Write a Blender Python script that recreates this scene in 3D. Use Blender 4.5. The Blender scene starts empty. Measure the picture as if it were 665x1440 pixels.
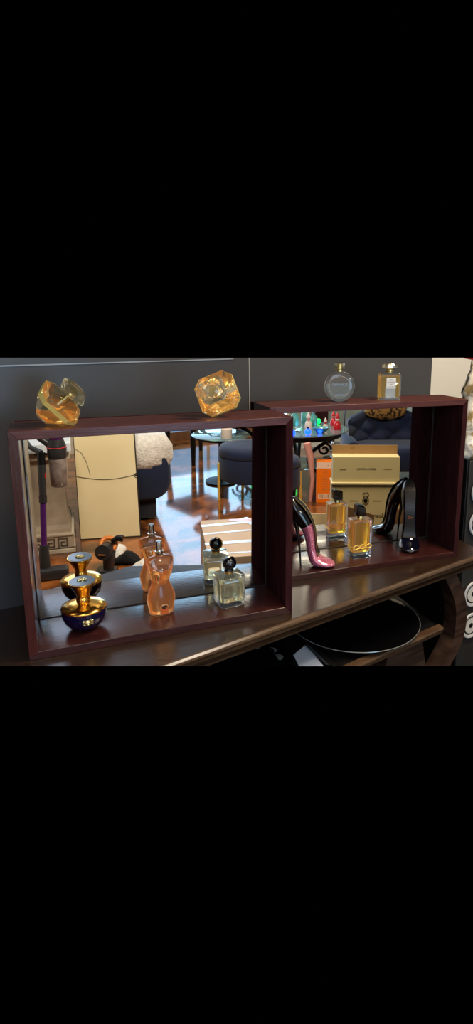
import bpy, bmesh, math, random
from math import sin, cos, pi, tan, sqrt, atan2, hypot
from mathutils import Vector, Matrix, Euler, noise
random.seed(7)
SC = bpy.context.scene
COL = SC.collection

# ------------------------------------------------------------------ render-neutral settings
SC.view_settings.view_transform = 'Standard'
SC.view_settings.look = 'None'
SC.cycles.max_bounces = 14
SC.cycles.transmission_bounces = 12
SC.cycles.glossy_bounces = 8
SC.cycles.diffuse_bounces = 3
SC.cycles.caustics_refractive = False
SC.cycles.caustics_reflective = False
SC.cycles.sample_clamp_indirect = 6
SC.cycles.use_denoising = True
w = bpy.data.worlds.new('world'); SC.world = w; w.use_nodes = True
w.node_tree.nodes['Background'].inputs[0].default_value = (0, 0, 0, 1)
w.node_tree.nodes['Background'].inputs[1].default_value = 0

# ------------------------------------------------------------------ materials
def lin(c):
    return tuple((v/12.92 if v <= .04045 else ((v+.055)/1.055)**2.4) for v in [x/255 for x in c]) + (1,)
def mat(name, rgb, rough=.5, metal=0, trans=0, ior=1.45, coat=0, emis=None, es=0, spec=.5, rgb2=None, nscale=8, nstretch=(1,1,1), ncontrast=(.35,.65), bump=0, bscale=60, sheen=0, detail=6, alpha=1, distort=0):
    m = bpy.data.materials.new(name); m.use_nodes = True
    nt = m.node_tree; p = nt.nodes['Principled BSDF']; L = nt.links
    p.inputs['Base Color'].default_value = lin(rgb)
    p.inputs['Roughness'].default_value = rough
    p.inputs['Metallic'].default_value = metal
    p.inputs['Transmission Weight'].default_value = trans
    p.inputs['IOR'].default_value = ior
    p.inputs['Coat Weight'].default_value = coat
    p.inputs['Coat Roughness'].default_value = .12
    p.inputs['Specular IOR Level'].default_value = spec
    p.inputs['Sheen Weight'].default_value = sheen
    p.inputs['Alpha'].default_value = alpha
    if emis:
        p.inputs['Emission Color'].default_value = lin(emis); p.inputs['Emission Strength'].default_value = es
    if rgb2 or bump:
        tc = nt.nodes.new('ShaderNodeTexCoord'); mp = nt.nodes.new('ShaderNodeMapping')
        mp.inputs['Scale'].default_value = nstretch
        L.new(tc.outputs['Object'], mp.inputs['Vector'])
    if rgb2:
        n = nt.nodes.new('ShaderNodeTexNoise'); n.inputs['Scale'].default_value = nscale; n.inputs['Detail'].default_value = detail
        n.inputs['Distortion'].default_value = distort
        L.new(mp.outputs[0], n.inputs['Vector'])
        r = nt.nodes.new('ShaderNodeValToRGB')
        r.color_ramp.elements[0].position = ncontrast[0]; r.color_ramp.elements[1].position = ncontrast[1]
        r.color_ramp.elements[0].color = lin(rgb); r.color_ramp.elements[1].color = lin(rgb2)
        L.new(n.outputs['Fac'], r.inputs[0]); L.new(r.outputs[0], p.inputs['Base Color'])
    if bump:
        n2 = nt.nodes.new('ShaderNodeTexNoise'); n2.inputs['Scale'].default_value = bscale; n2.inputs['Detail'].default_value = 4
        L.new(mp.outputs[0], n2.inputs['Vector'])
        b = nt.nodes.new('ShaderNodeBump'); b.inputs['Strength'].default_value = bump; b.inputs['Distance'].default_value = .01
        L.new(n2.outputs['Fac'], b.inputs['Height']); L.new(b.outputs[0], p.inputs['Normal'])
    return m

def scuffed_wood(name, base, base2, scuff, rough, coat, stretch, amount=.70, spec=.5):
    """dark stained wood: stretched grain plus sparse pale scuffs"""
    m = mat(name, base, rough=rough, coat=coat, rgb2=base2, nscale=14, nstretch=stretch, ncontrast=(.3, .72), bump=.08, bscale=40, spec=spec)
    nt = m.node_tree; L = nt.links; p = nt.nodes['Principled BSDF']
    old = p.inputs['Base Color'].links[0].from_socket
    tc = nt.nodes.new('ShaderNodeTexCoord')
    n = nt.nodes.new('ShaderNodeTexNoise'); n.inputs['Scale'].default_value = 55; n.inputs['Detail'].default_value = 8; n.inputs['Roughness'].default_value = .75
    L.new(tc.outputs['Object'], n.inputs['Vector'])
    r = nt.nodes.new('ShaderNodeValToRGB'); r.color_ramp.elements[0].position = amount; r.color_ramp.elements[1].position = amount+.04
    L.new(n.outputs['Fac'], r.inputs[0])
    mx = nt.nodes.new('ShaderNodeMix'); mx.data_type = 'RGBA'
    L.new(r.outputs[0], mx.inputs['Factor']); L.new(old, mx.inputs['A']); mx.inputs['B'].default_value = lin(scuff)
    L.new(mx.outputs['Result'], p.inputs['Base Color'])
    return m

M = {}
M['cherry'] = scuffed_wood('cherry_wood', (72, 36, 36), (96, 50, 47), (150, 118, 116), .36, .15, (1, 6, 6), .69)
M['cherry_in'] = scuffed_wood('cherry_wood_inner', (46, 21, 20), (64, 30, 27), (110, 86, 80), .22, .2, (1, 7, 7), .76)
M['cherry_side_right'] = scuffed_wood('cherry_wood_shaded_upright', (46, 24, 26), (64, 34, 36), (140, 108, 108), .6, 0, (6, 6, 1), .69, spec=0)  # darker, sheenless copy of the upright wood: shade put into the material
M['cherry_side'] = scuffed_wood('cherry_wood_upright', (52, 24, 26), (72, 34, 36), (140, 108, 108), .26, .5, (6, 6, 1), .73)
M['espresso'] = scuffed_wood('espresso_wood', (34, 22, 15), (50, 33, 22), (128, 104, 84), .27, .15, (1, 7, 7), .74)
M['espresso_leg'] = mat('espresso_leg', (76, 58, 48), rough=.3, coat=.3, rgb2=(40, 28, 24), nscale=10, nstretch=(1, 1, 5))  # lightened brown: the leg's highlight is put into the colour
M['mirror'] = mat('mirror_glass', (238, 240, 240), rough=0.0, metal=1)
M['wall_dark'] = mat('charcoal_wall_panel', (60, 62, 66), rough=.33, rgb2=(68, 68, 70), nscale=1.2, spec=.45)
M['wall_trim'] = mat('wall_trim', (150, 160, 172), rough=.3)
M['seam'] = mat('pale_seam', (165, 160, 150), rough=.4)
M['white_wall'] = mat('white_wall', (222, 216, 200), rough=.7, rgb2=(232, 228, 216), nscale=2)
M['room_wall'] = mat('room_wall', (205, 196, 180), rough=.8, rgb2=(212, 204, 190), nscale=2)
M['green_wall'] = mat('grey_green_wall', (150, 165, 158), rough=.7, rgb2=(158, 172, 164), nscale=2)
M['ceiling'] = mat('ceiling_paint', (225, 220, 210), rough=.9)
M['skirting'] = mat('skirting', (225, 228, 222), rough=.4)
M['brown_ledge'] = mat('brown_marble_ledge', (110, 70, 45), rough=.3, rgb2=(150, 110, 80), nscale=9)
M['black_gloss'] = mat('black_gloss', (8, 8, 10), rough=.07, coat=.5)
M['black_satin'] = mat('black_satin', (14, 14, 15), rough=.35)
M['black_matte'] = mat('black_matte', (18, 18, 19), rough=.7)
M['black_wood'] = mat('black_wood', (12, 11, 12), rough=.3, coat=.4)
M['espresso_edge'] = mat('espresso_edge', (86, 66, 48), rough=.26, rgb2=(66, 48, 34), nscale=9, nstretch=(1, 7, 7), coat=.4)  # paler than the tabletop: highlight along the nose painted into the colour
M['gold_band'] = mat('pale_gold_band', (238, 218, 130), rough=.4, metal=.45, emis=(230, 200, 90), es=.10)  # slight glow added where the metal would mirror black
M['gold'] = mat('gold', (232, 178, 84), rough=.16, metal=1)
M['gold_wire'] = mat('gold_wire', (240, 196, 96), rough=.4, metal=.5, emis=(220, 170, 60), es=.10)  # glows faintly, added to brighten thin gold parts
M['gold_soft'] = mat('brushed_gold', (214, 170, 92), rough=.3, metal=1)
M['gold_pale'] = mat('pale_gold', (232, 214, 150), rough=.22, metal=1)
M['silver'] = mat('silver', (215, 215, 218), rough=.14, metal=1)
M['chrome'] = mat('chrome', (225, 228, 230), rough=.08, metal=1)
M['iron'] = mat('wrought_iron', (30, 24, 22), rough=.4, metal=.5)
M['glass'] = mat('clear_glass', (250, 252, 250), rough=.0, trans=1, ior=1.42, coat=.6, emis=(220, 230, 235), es=.018)  # faint glow added to lift the dark clear glass
M['glass_thin'] = mat('smooth_glass', (240, 246, 244), rough=.02, trans=1, ior=1.35)
M['glass_tinted'] = mat('champagne_glass', (252, 242, 212), rough=.0, trans=1, ior=1.42, coat=.8, emis=(236, 224, 180), es=.035)  # added glow stands in for light caught by the facets
M['glass_blue'] = mat('cobalt_glass', (5, 10, 56), rough=.03, trans=.2, ior=1.5, coat=.6)
M['glass_table'] = mat('table_glass', (190, 225, 225), rough=.03, trans=.8, ior=1.4)
M['amber'] = mat('amber_perfume', (253, 220, 148), rough=.0, trans=1, ior=1.12, emis=(240, 160, 50), es=.10)  # emission stands in for light passing through the amber
M['amber_deep'] = mat('deep_amber_perfume', (252, 204, 124), rough=.0, trans=1, ior=1.12, emis=(236, 150, 40), es=.07)  # weak glow added in place of light through the liquid
M['peach'] = mat('peach_perfume', (252, 204, 140), rough=.0, trans=1, ior=1.12, emis=(240, 140, 60), es=.05)  # peach tone brightened by an added glow, no lamp inside
M['pale_liquid'] = mat('pale_perfume', (246, 240, 206), rough=.0, trans=1, ior=1.12, emis=(236, 226, 170), es=.03)  # trace of glow added to brighten the pale liquid
M['yellow_liquid'] = mat('golden_perfume', (236, 184, 50), rough=.0, trans=1, ior=1.12, emis=(220, 160, 30), es=.07)  # golden glow added so the liquid looks lit through
M['label_white'] = mat('label_paper', (232, 234, 232), rough=.5)
M['ink'] = mat('ink', (40, 36, 34), rough=.6)
M['blue_disc'] = mat('slate_blue_disc', (62, 84, 108), rough=.3, coat=.5)
M['navy_shoe'] = mat('midnight_blue_glass', (8, 10, 26), rough=.05, coat=1, spec=.8)
M['dark_shoe_toe'] = mat('inky_glass', (5, 6, 12), rough=.05, coat=1, spec=.8)
M['pink_glitter'] = mat('pink_glitter', (186, 76, 104), rough=.2, metal=.25, rgb2=(250, 190, 214), nscale=520, ncontrast=(.48, .66), coat=1, detail=2)
M['rose_gold'] = mat('rose_gold', (214, 140, 108), rough=.2, metal=1)
M['armani_cap'] = mat('blue_black_cap', (10, 12, 22), rough=.08, coat=1)
M['spk_body'] = mat('speaker_cabinet', (46, 46, 46), rough=.5)
M['spk_side'] = mat('speaker_side', (9, 9, 9), rough=.4)
M['spk_ring'] = mat('speaker_ring', (206, 210, 214), rough=.35)
M['spk_cone'] = mat('speaker_cone', (215, 215, 210), rough=.4)
M['rubber'] = mat('black_rubber', (10, 10, 10), rough=.5)
M['plastic_bag'] = mat('crinkled_clear_plastic', (240, 238, 226), rough=.1, trans=.12, ior=1.25, rgb2=(170, 150, 104), nscale=22, ncontrast=(.5, .6), bump=1, bscale=28, coat=1, distort=1.5)
M['red'] = mat('red_plastic', (205, 30, 40), rough=.3)
M['paper'] = mat('white_paper', (205, 214, 228), rough=.6)
M['moon'] = mat('silver_moon_print', (120, 126, 122), rough=.5, rgb2=(70, 74, 72), nscale=60)
M['navy_velvet'] = mat('navy_velvet', (8, 20, 46), rough=.85, sheen=.15, rgb2=(13, 30, 64), nscale=5)
M['dark_velvet'] = mat('dark_velvet', (10, 16, 30), rough=.8, sheen=.4)
M['fur'] = mat('white_fur', (214, 208, 200), rough=.95, rgb2=(236, 230, 222), nscale=40, bump=.8, bscale=70, sheen=.6)
M['fur_black'] = mat('black_fleece', (10, 10, 11), rough=.95, bump=.8, bscale=70)
M['backing'] = mat('cream_backing_paper', (214, 196, 150), rough=.55, rgb2=(224, 208, 168), nscale=3, bump=.1, bscale=8)
M['backing_edge'] = mat('dark_frame_edge', (44, 34, 26), rough=.5)
M['wire'] = mat('hanging_wire', (110, 104, 92), rough=.4, metal=.7)
M['stone'] = mat('taupe_stone', (150, 136, 118), rough=.5, rgb2=(182, 168, 148), nscale=7, detail=8)
M['stone_light'] = mat('pale_stone', (196, 186, 168), rough=.4, rgb2=(176, 162, 142), nscale=9)
M['stone_dark'] = mat('key_pattern_stone', (92, 84, 74), rough=.5)
M['slab'] = mat('pale_slab', (214, 224, 232), rough=.15, coat=.6)
M['vac_grey'] = mat('vacuum_grey', (44, 43, 45), rough=.35)
M['vac_purple'] = mat('vacuum_purple', (92, 40, 118), rough=.25, metal=.4)
M['vac_bin'] = mat('vacuum_bin', (120, 104, 100), rough=.15, rgb2=(160, 150, 146), nscale=22)
M['vac_red'] = mat('vacuum_red', (200, 32, 40), rough=.3)
M['orange_plastic'] = mat('orange_plastic', (204, 112, 30), rough=.35)
M['cardboard'] = mat('cardboard', (170, 128, 82), rough=.8, rgb2=(184, 142, 96), nscale=6)
M['cardboard_light'] = mat('pale_cardboard', (196, 172, 132), rough=.75, rgb2=(206, 184, 146), nscale=6)
M['box_top'] = mat('shipping_carton', (172, 146, 122), rough=.6, rgb2=(182, 158, 134), nscale=6)
M['tape'] = mat('glossy_packing_tape', (186, 184, 186), rough=.2, coat=.6, bump=.3, bscale=30)
M['tape_red'] = mat('red_printed_tape', (214, 120, 96), rough=.2, coat=.6)
M['cream'] = mat('cream_gift_box', (204, 188, 138), rough=.5, rgb2=(208, 193, 146), nscale=2)
M['cream_lid_in'] = mat('tan_box_liner', (150, 116, 74), rough=.6)
M['orange_box'] = mat('orange_carton', (250, 120, 8), rough=.4)
M['peach_band'] = mat('peach_band', (246, 206, 178), rough=.4)
M['leopard'] = mat('leopard_print', (176, 130, 70), rough=.8, rgb2=(60, 40, 22), nscale=42, ncontrast=(.5, .56), detail=2)
M['candle'] = mat('candle_wax', (236, 220, 206), rough=.4)
M['green_bulb'] = mat('green_bulb', (20, 220, 130), rough=.3, emis=(0, 230, 90), es=2.5)
M['blue_bulb'] = mat('blue_bulb', (20, 60, 240), rough=.3, emis=(10, 60, 255), es=7)
M['teal_glass'] = mat('teal_glass', (110, 200, 200), rough=.1, trans=.5)
M['pink_paper'] = mat('pink_tissue', (214, 150, 136), rough=.8)
M['pane'] = mat('daylit_pane', (200, 225, 255), rough=.5, emis=(110, 190, 252), es=1.1)
M['curtain'] = mat('dark_red_curtain', (52, 16, 20), rough=.9)
# marble floor
fm = mat('brown_marble_floor', (66, 34, 16), rough=.07, rgb2=(170, 100, 48), nscale=5.5, ncontrast=(.36, .66), detail=10, coat=.5, distort=.6); M['floor'] = fm

def torso_glass():
    """clear shoulders, frosted waist: roughness follows height on the bottle itself"""
    m = mat('part_frosted_glass', (255, 238, 226), rough=.02, trans=1, ior=1.36, coat=.6, emis=(240, 200, 170), es=.015)  # small glow added to brighten the torso glass
    nt = m.node_tree; L = nt.links; p = nt.nodes['Principled BSDF']
    tc = nt.nodes.new('ShaderNodeTexCoord'); s = nt.nodes.new('ShaderNodeSeparateXYZ'); L.new(tc.outputs['Object'], s.inputs[0])
    r = nt.nodes.new('ShaderNodeValToRGB'); mr = nt.nodes.new('ShaderNodeMapRange')
    mr.inputs['From Min'].default_value = 0; mr.inputs['From Max'].default_value = .12
    L.new(s.outputs['Z'], mr.inputs['Value']); L.new(mr.outputs[0], r.inputs[0])
    e = r.color_ramp.elements; e[0].position = .5; e[0].color = (.32, .32, .32, 1); e[1].position = .66; e[1].color = (.02, .02, .02, 1)
    L.new(r.outputs[0], p.inputs['Roughness'])
    return m
M['torso'] = torso_glass()

# ------------------------------------------------------------------ mesh helpers
class MB:
    def __init__(s): s.bm = bmesh.new(); s.smooth = False
    def box(s, c, size, rot=(0, 0, 0), bevel=0):
        r = bmesh.ops.create_cube(s.bm, size=1)
        vs = r['verts']
        mtx = Matrix.Translation(c) @ Euler(rot).to_matrix().to_4x4() @ Matrix.Diagonal((*size, 1))
        bmesh.ops.transform(s.bm, matrix=mtx, verts=vs)
        if bevel:
            es = list({e for v in vs for e in v.link_edges})
            bmesh.ops.bevel(s.bm, geom=es, offset=bevel, segments=2, profile=.6, affect='EDGES')
        return s
    def poly(s, pts):
        s.bm.faces.new([s.bm.verts.new(p) for p in pts]); return s
    def prism(s, poly, off):
        """poly: list of 3D points, off: extrusion vector"""
        off = Vector(off); a = [s.bm.verts.new(p) for p in poly]; b = [s.bm.verts.new(Vector(p)+off) for p in poly]
        n = len(a); s.bm.faces.new(a); s.bm.faces.new(b[::-1])
        for i in range(n): s.bm.faces.new((a[i], b[i], b[(i+1) % n], a[(i+1) % n]))
        return s
    def loft(s, rings, cap=True, closed=True):
        vs = [[s.bm.verts.new(p) for p in r] for r in rings]
        n = len(vs[0])
        for a, b in zip(vs, vs[1:]):
            for i in range(n if closed else n-1):
                s.bm.faces.new((a[i], a[(i+1) % n], b[(i+1) % n], b[i]))
        if cap: s.bm.faces.new(vs[0][::-1]); s.bm.faces.new(vs[-1])
        return s
    def lathe(s, prof, seg=32, c=(0, 0, 0), sx=1, sy=1, mtx=None, cap=True):
        rings = []
        for r, z in prof:
            ring = []
            for i in range(seg):
                a = 2*pi*i/seg
                p = Vector((c[0]+r*sx*cos(a), c[1]+r*sy*sin(a), c[2]+z))
                ring.append(mtx @ p if mtx else p)
            rings.append(ring)
        return s.loft(rings, cap)
    def tube(s, pts, r, seg=8, cap=True):
        pts = [Vector(p) for p in pts]; rings = []
        rr = r if isinstance(r, (list, tuple)) else [r]*len(pts)
        prev = None
        for i, p in enumerate(pts):
            t = (pts[min(i+1, len(pts)-1)]-pts[max(i-1, 0)]).normalized()
            if prev is None:
                prev = t.orthogonal().normalized()
            else:
                prev = (prev - t*prev.dot(t)).normalized()
            b = t.cross(prev)
            rings.append([p+(prev*cos(2*pi*k/seg)+b*sin(2*pi*k/seg))*rr[i] for k in range(seg)])
        return s.loft(rings, cap)
    def torus(s, c, R, r, n=(0, 0, 1), seg=32, sseg=8, sx=1, sy=1):
        q = Vector(n).to_track_quat('Z', 'Y'); vs = []
        for i in range(seg):
            a = 2*pi*i/seg; ring = []
            for k in range(sseg):
                b = 2*pi*k/sseg
                ring.append(s.bm.verts.new(Vector(c)+q @ Vector(((R+r*cos(b))*cos(a)*sx, (R+r*cos(b))*sin(a)*sy, r*sin(b)))))
            vs.append(ring)
        for i in range(seg):
            for k in range(sseg):
                s.bm.faces.new((vs[i][k], vs[(i+1) % seg][k], vs[(i+1) % seg][(k+1) % sseg], vs[i][(k+1) % sseg]))
        return s
    def ball(s, c, r, sx=1, sy=1, sz=1, u=20, v=12, rot=(0, 0, 0)):
        m_ = Matrix.Translation(c) @ Euler(rot).to_matrix().to_4x4() @ Matrix.Diagonal((r*sx, r*sy, r*sz, 1))
        bmesh.ops.create_uvsphere(s.bm, u_segments=u, v_segments=v, radius=1, matrix=m_); return s
    def text(s, txt, size, mtx, depth=.0003, align='CENTER'):
        cu = bpy.data.curves.new('t', 'FONT'); cu.body = txt; cu.size = size; cu.extrude = depth; cu.align_x = align; cu.align_y = 'CENTER'
        o = bpy.data.objects.new('t', cu); COL.objects.link(o)
        dg = bpy.context.evaluated_depsgraph_get()
        me = bpy.data.meshes.new_from_object(o.evaluated_get(dg))
        me.transform(mtx); s.bm.from_mesh(me)
        bpy.data.objects.remove(o); bpy.data.meshes.remove(me); bpy.data.curves.remove(cu); return s
    def cut(s, co, no):
        """trim everything on the +no side of a plane and close the cut"""
        bm = s.bm
        r = bmesh.ops.bisect_plane(bm, geom=bm.verts[:]+bm.edges[:]+bm.faces[:], plane_co=co, plane_no=no, clear_outer=True)
        es = [e for e in bm.edges if e.is_boundary]
        if es: bmesh.ops.holes_fill(bm, edges=es, sides=0)
        return s
    def build(s, name, m, parent=None, smooth=False, angle=40, bevel=0, loc=None, subsurf=0):
        bmesh.ops.recalc_face_normals(s.bm, faces=s.bm.faces[:])
        me = bpy.data.meshes.new(name); s.bm.to_mesh(me); s.bm.free()
        o = bpy.data.objects.new(name, me); COL.objects.link(o)
        me.materials.append(M[m] if isinstance(m, str) else m)
        if parent: o.parent = parent
        if loc: o.location = loc
        if smooth:
            for p in me.polygons: p.use_smooth = True
            try: me.set_sharp_from_angle(angle=math.radians(angle))
            except Exception: pass
        if bevel:
            b = o.modifiers.new('bevel', 'BEVEL'); b.width = bevel; b.segments = 3; b.limit_method = 'ANGLE'
            for p in me.polygons: p.use_smooth = True
            try: me.set_sharp_from_angle(angle=math.radians(50))
            except Exception: pass
            b.harden_normals = False
        if subsurf:
            q = o.modifiers.new('sub', 'SUBSURF'); q.levels = subsurf; q.render_levels = subsurf
        return o

def thing(name, label, cat, loc=(0, 0, 0), rz=0, group=None):
    o = bpy.data.objects.new(name, None); COL.objects.link(o); o.empty_display_size = .02
    o.location = loc; o.rotation_euler = (0, 0, rz); o['label'] = label; o['category'] = cat
    if group: o['group'] = group
    return o
def tag(o, label, cat, group=None):
    o['label'] = label; o['category'] = cat
    if group: o['group'] = group
    return o
def struct(o):
    o['kind'] = 'structure'; return o

# the ground plan stops where the photographed view stops (a clean slanted section along the console front)
SEC_N = Vector((.1922, .4880, .8514)); SEC_CO = SEC_N*.47508; SEC_OUT = -SEC_N
TOP_N = Vector((.0125, .0428, .9990)); TOP_CO = TOP_N*.55744

# ------------------------------------------------------------------ walls and console
WY, WS = 1.2668, .1677
def wally(x): return WY+WS*x
mb = MB().prism([(-.45, wally(-.45), -.02), (1.026, wally(1.026), -.02), (1.026, wally(1.026), .62), (-.45, wally(-.45), .62)], (-.02*WS, .02, 0)).cut(TOP_CO, TOP_N)
struct(mb.build('wall_back', 'wall_dark'))
mb = MB().prism([(-.45, wally(-.45)-.002, .486), (.40, wally(.40)-.002, .4925), (.40, wally(.40)-.002, .4945), (-.45, wally(-.45)-.002, .489)], (0, .003, 0))
struct(mb.build('trim_1', 'wall_trim'))
xs = .4395
mb = MB().prism([(xs, wally(xs)-.0012, -.01), (xs+.0018, wally(xs)-.0012, -.01), (xs+.0018, wally(xs)-.0012, .6), (xs, wally(xs)-.0012, .6)], (0, .002, 0)).cut(TOP_CO, TOP_N)
struct(mb.build('trim_2', 'seam'))
# white wall beyond the dark panel wall
mb = MB().prism([(1.20, 1.90, .0), (2.5, 2.12, .0), (2.5, 2.12, .6), (1.20, 1.90, .6)], (0, .05, 0)).cut(TOP_CO, TOP_N)
struct(mb.build('wall_right', 'white_wall'))

CY, CS = .8793, .2586
con = thing('console_table', 'long espresso brown wooden console table with moulded front edge, carrying both mirrored boxes', 'table', (.4, 1.2, -.8))
cl = Vector((.4, 1.2, -.8))
def P3(x, off, z): return Vector((x, CY+CS*x+off, z))-cl
def front_extrude(mb, prof, x0, x1):
    """profile (offset, z) swept along the console front"""
    mb.loft([[P3(x0, a, z) for a, z in prof], [P3(x1, a, z) for a, z in prof]])
def lcut(mb): return mb.cut(SEC_CO-cl, SEC_OUT)
mb = MB()
X0, X1 = -.5, 1.01
mb.prism([P3(X0, .006, 0), P3(X1, .006, 0), Vector((X1, wally(X1)-.001, 0))-cl, Vector((X0, wally(X0)-.001, 0))-cl], (0, 0, -.03))
lcut(mb).build('tabletop', 'espresso', con)
mb = MB()
prof = [(.008, 0), (.002, -.0007), (-.0015, -.004), (-.0025, -.008), (-.001, -.012), (.003, -.0145), (.003, -.020), (.008, -.023), (.011, -.029), (.017, -.034), (.0175, -.042), (.03, -.042), (.03, -.001)]
front_extrude(mb, prof, X0, X1)
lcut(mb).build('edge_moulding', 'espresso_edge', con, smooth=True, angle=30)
mb = MB()
mb.prism([P3(-.3, .03, -.045), P3(.87, .03, -.045), P3(.87, .05, -.045), P3(-.3, .05, -.045)], (0, 0, .02))
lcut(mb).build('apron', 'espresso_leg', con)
# scroll shaped leg
outer = [(.922, -.042), (.951, -.092), (.971, -.141), (.977, -.174), (.971, -.225), (.952, -.266), (.923, -.300), (.905, -.335)]
inner = [(.877, -.042), (.910, -.094), (.926, -.132), (.932, -.168), (.930, -.219), (.919, -.246), (.896, -.275), (.865, -.31)]
def smooth_curve(pts, n=6):
    out = []
    P = [Vector((a, b)) for a, b in pts]; P = [P[0]*2-P[1]]+P+[P[-1]*2-P[-2]]
    for i in range(1, len(P)-2):
        for k in range(n):
            t = k/n; a, b, c, d = P[i-1:i+3]
            out.append(.5*((2*b)+(c-a)*t+(2*a-5*b+4*c-d)*t*t+(3*b-a-3*c+d)*t**3))
    out.append(P[-2]); return out
mb = MB(); A = smooth_curve(outer); B = smooth_curve(inner)
rings = []
for a, b in zip(A, B):
    f0 = P3(a.x, .02, a.y); f1 = P3(b.x, .02, b.y); rings.append([f0, f1, f1+Vector((0, .05, 0)), f0+Vector((0, .05, 0))])
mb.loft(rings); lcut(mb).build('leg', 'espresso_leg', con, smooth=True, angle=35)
# lower shelf and its rail
mb = MB()
mb.prism([P3(-.3, .01, -.168), P3(.862, .01, -.168), P3(.862, .38, -.168), P3(-.3, .38, -.168)], (0, 0, -.014))
lcut(mb).build('lower_shelf', 'black_satin', con)
mb = MB()
front_extrude(mb, [(.01, -.163), (.003, -.164), (.000, -.168), (.001, -.173), (.006, -.176), (.006, -.182), (.011, -.186), (.02, -.186), (.02, -.163)], -.3, .866)
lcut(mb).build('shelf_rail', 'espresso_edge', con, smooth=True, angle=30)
mb = MB()
mb.prism([P3(.70, .03, -.187), P3(.815, .03, -.187), P3(.86, .03, -.40), P3(.66, .03, -.40)], (0, .06, 0))
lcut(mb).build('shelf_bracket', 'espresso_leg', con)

# things on the lower shelf
TR = .164
tc_ = Vector((.667, 1.205, -.168))
tr = thing('serving_bowl', 'large round glossy black shallow bowl with thin pale rim on the lower shelf', 'bowl', tc_)
mb = MB(); prof = [(.06, .0005), (.11, .004), (.145, .010), (TR, .0185), (TR-.002, .0195), (.143, .013), (.108, .007), (.05, .0035), (.001, .0033)]
mb.lathe(prof, 64, cap=True)
mb.build('bowl_body', 'black_gloss', tr, smooth=True, angle=60)
MB().torus((0, 0, .019), TR-.0005, .0011, seg=64).build('rim', mat('bowl_rim', (150, 155, 155), rough=.2, metal=.6), tr, smooth=True)
mt_ = thing('printed_plate', 'flat round black plate printed with silver moon phases at the left of the lower shelf', 'plate', (.372, 1.135, -.168))
MB().lathe([(.05, .0), (.092, .004), (.093, .006), (.05, .003), (.001, .0028)], 56).cut(SEC_CO-Vector((.372, 1.135, -.168)), SEC_OUT).build('plate_body', 'black_gloss', mt_, smooth=True, angle=60)
for a, ph in ((22, .25), (-10, .6), (62, .9), (105, .5)):
    mb = MB()
    ca, sa = cos(math.radians(a)), sin(math.radians(a)); cx, cy = .06*ca, .06*sa; pts = []
    for k in range(17):
        t = -pi/2+pi*k/16; pts.append((cx+.0125*cos(t), cy+.0125*sin(t), .0062))
    for k in range(1, 16):
        t = pi/2-pi*k/16; pts.append((cx-(ph*2-1)*.0125*cos(t), cy+.0125*sin(t), .0062))
    mb.prism(pts, (0, 0, .0004)).cut(SEC_CO-Vector((.372, 1.135, -.168)), SEC_OUT)
    if len(mb.bm.faces) > 4: mb.build('moon_print', 'moon', mt_)
mb = MB(); L0 = Vector((.478, 1.06, -.167))
mb.prism([Vector(p)-L0 for p in ((.462, 1.06, -.167), (.514, 1.02, -.167), (.516, 1.159, -.167), (.47, 1.127, -.167))], (0, 0, .0012))
o = mb.cut(SEC_CO-L0, SEC_OUT).build('sheet_of_paper', 'paper', loc=L0); tag(o, 'white sheet of paper lying on the lower shelf beside the black bowl', 'paper')
mb = MB(); L0 = Vector((.52, 1.13, -.166))
mb.prism([Vector(p)-L0 for p in ((.505, 1.225, -.1655), (.524, 1.00, -.1655), (.536, 1.00, -.1655), (.517, 1.225, -.1655))], (0, 0, .012))
o = mb.cut(SEC_CO-L0, SEC_OUT).build('black_bar', 'black_satin', loc=L0, bevel=.001); tag(o, 'thin black bar lying diagonally between white paper and black bowl', 'bar')

# ------------------------------------------------------------------ mirrored shadow boxes
def shadow_box(x, y, rz, W, H, t, label, seed):
    root = thing('mirrored_display_box', label, 'display box', (x, y, 0), rz)
    D = .112
    # horizontal boards are mitred into the uprights
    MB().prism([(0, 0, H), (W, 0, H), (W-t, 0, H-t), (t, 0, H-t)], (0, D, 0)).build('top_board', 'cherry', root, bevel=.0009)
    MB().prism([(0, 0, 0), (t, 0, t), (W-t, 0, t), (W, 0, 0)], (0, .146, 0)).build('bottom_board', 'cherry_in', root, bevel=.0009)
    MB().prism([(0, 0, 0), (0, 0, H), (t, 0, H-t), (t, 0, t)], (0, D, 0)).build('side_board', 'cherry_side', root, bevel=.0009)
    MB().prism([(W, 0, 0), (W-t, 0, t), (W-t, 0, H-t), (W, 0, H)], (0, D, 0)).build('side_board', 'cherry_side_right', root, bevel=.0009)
    e = .004
    bk = MB()
    for pts in ([(e, 0, H-e), (t, 0, H-t), (W-t, 0, H-t), (W-e, 0, H-e)], [(e, 0, e), (t, 0, t), (t, 0, H-t), (e, 0, H-e)], [(W-e, 0, e), (W-e, 0, H-e), (W-t, 0, H-t), (W-t, 0, t)]):
        bk.prism([(a, .109, c) for a, _, c in pts], (0, .038, 0))
    bk.prism([(e, .147, e), (W-e, .147, e), (W-e, .147, H-e), (e, .147, H-e)], (0, .003, 0))
    bmesh.ops.remove_doubles(bk.bm, verts=bk.bm.verts[:], dist=.00001)
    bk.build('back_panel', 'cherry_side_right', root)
    return root
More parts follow.
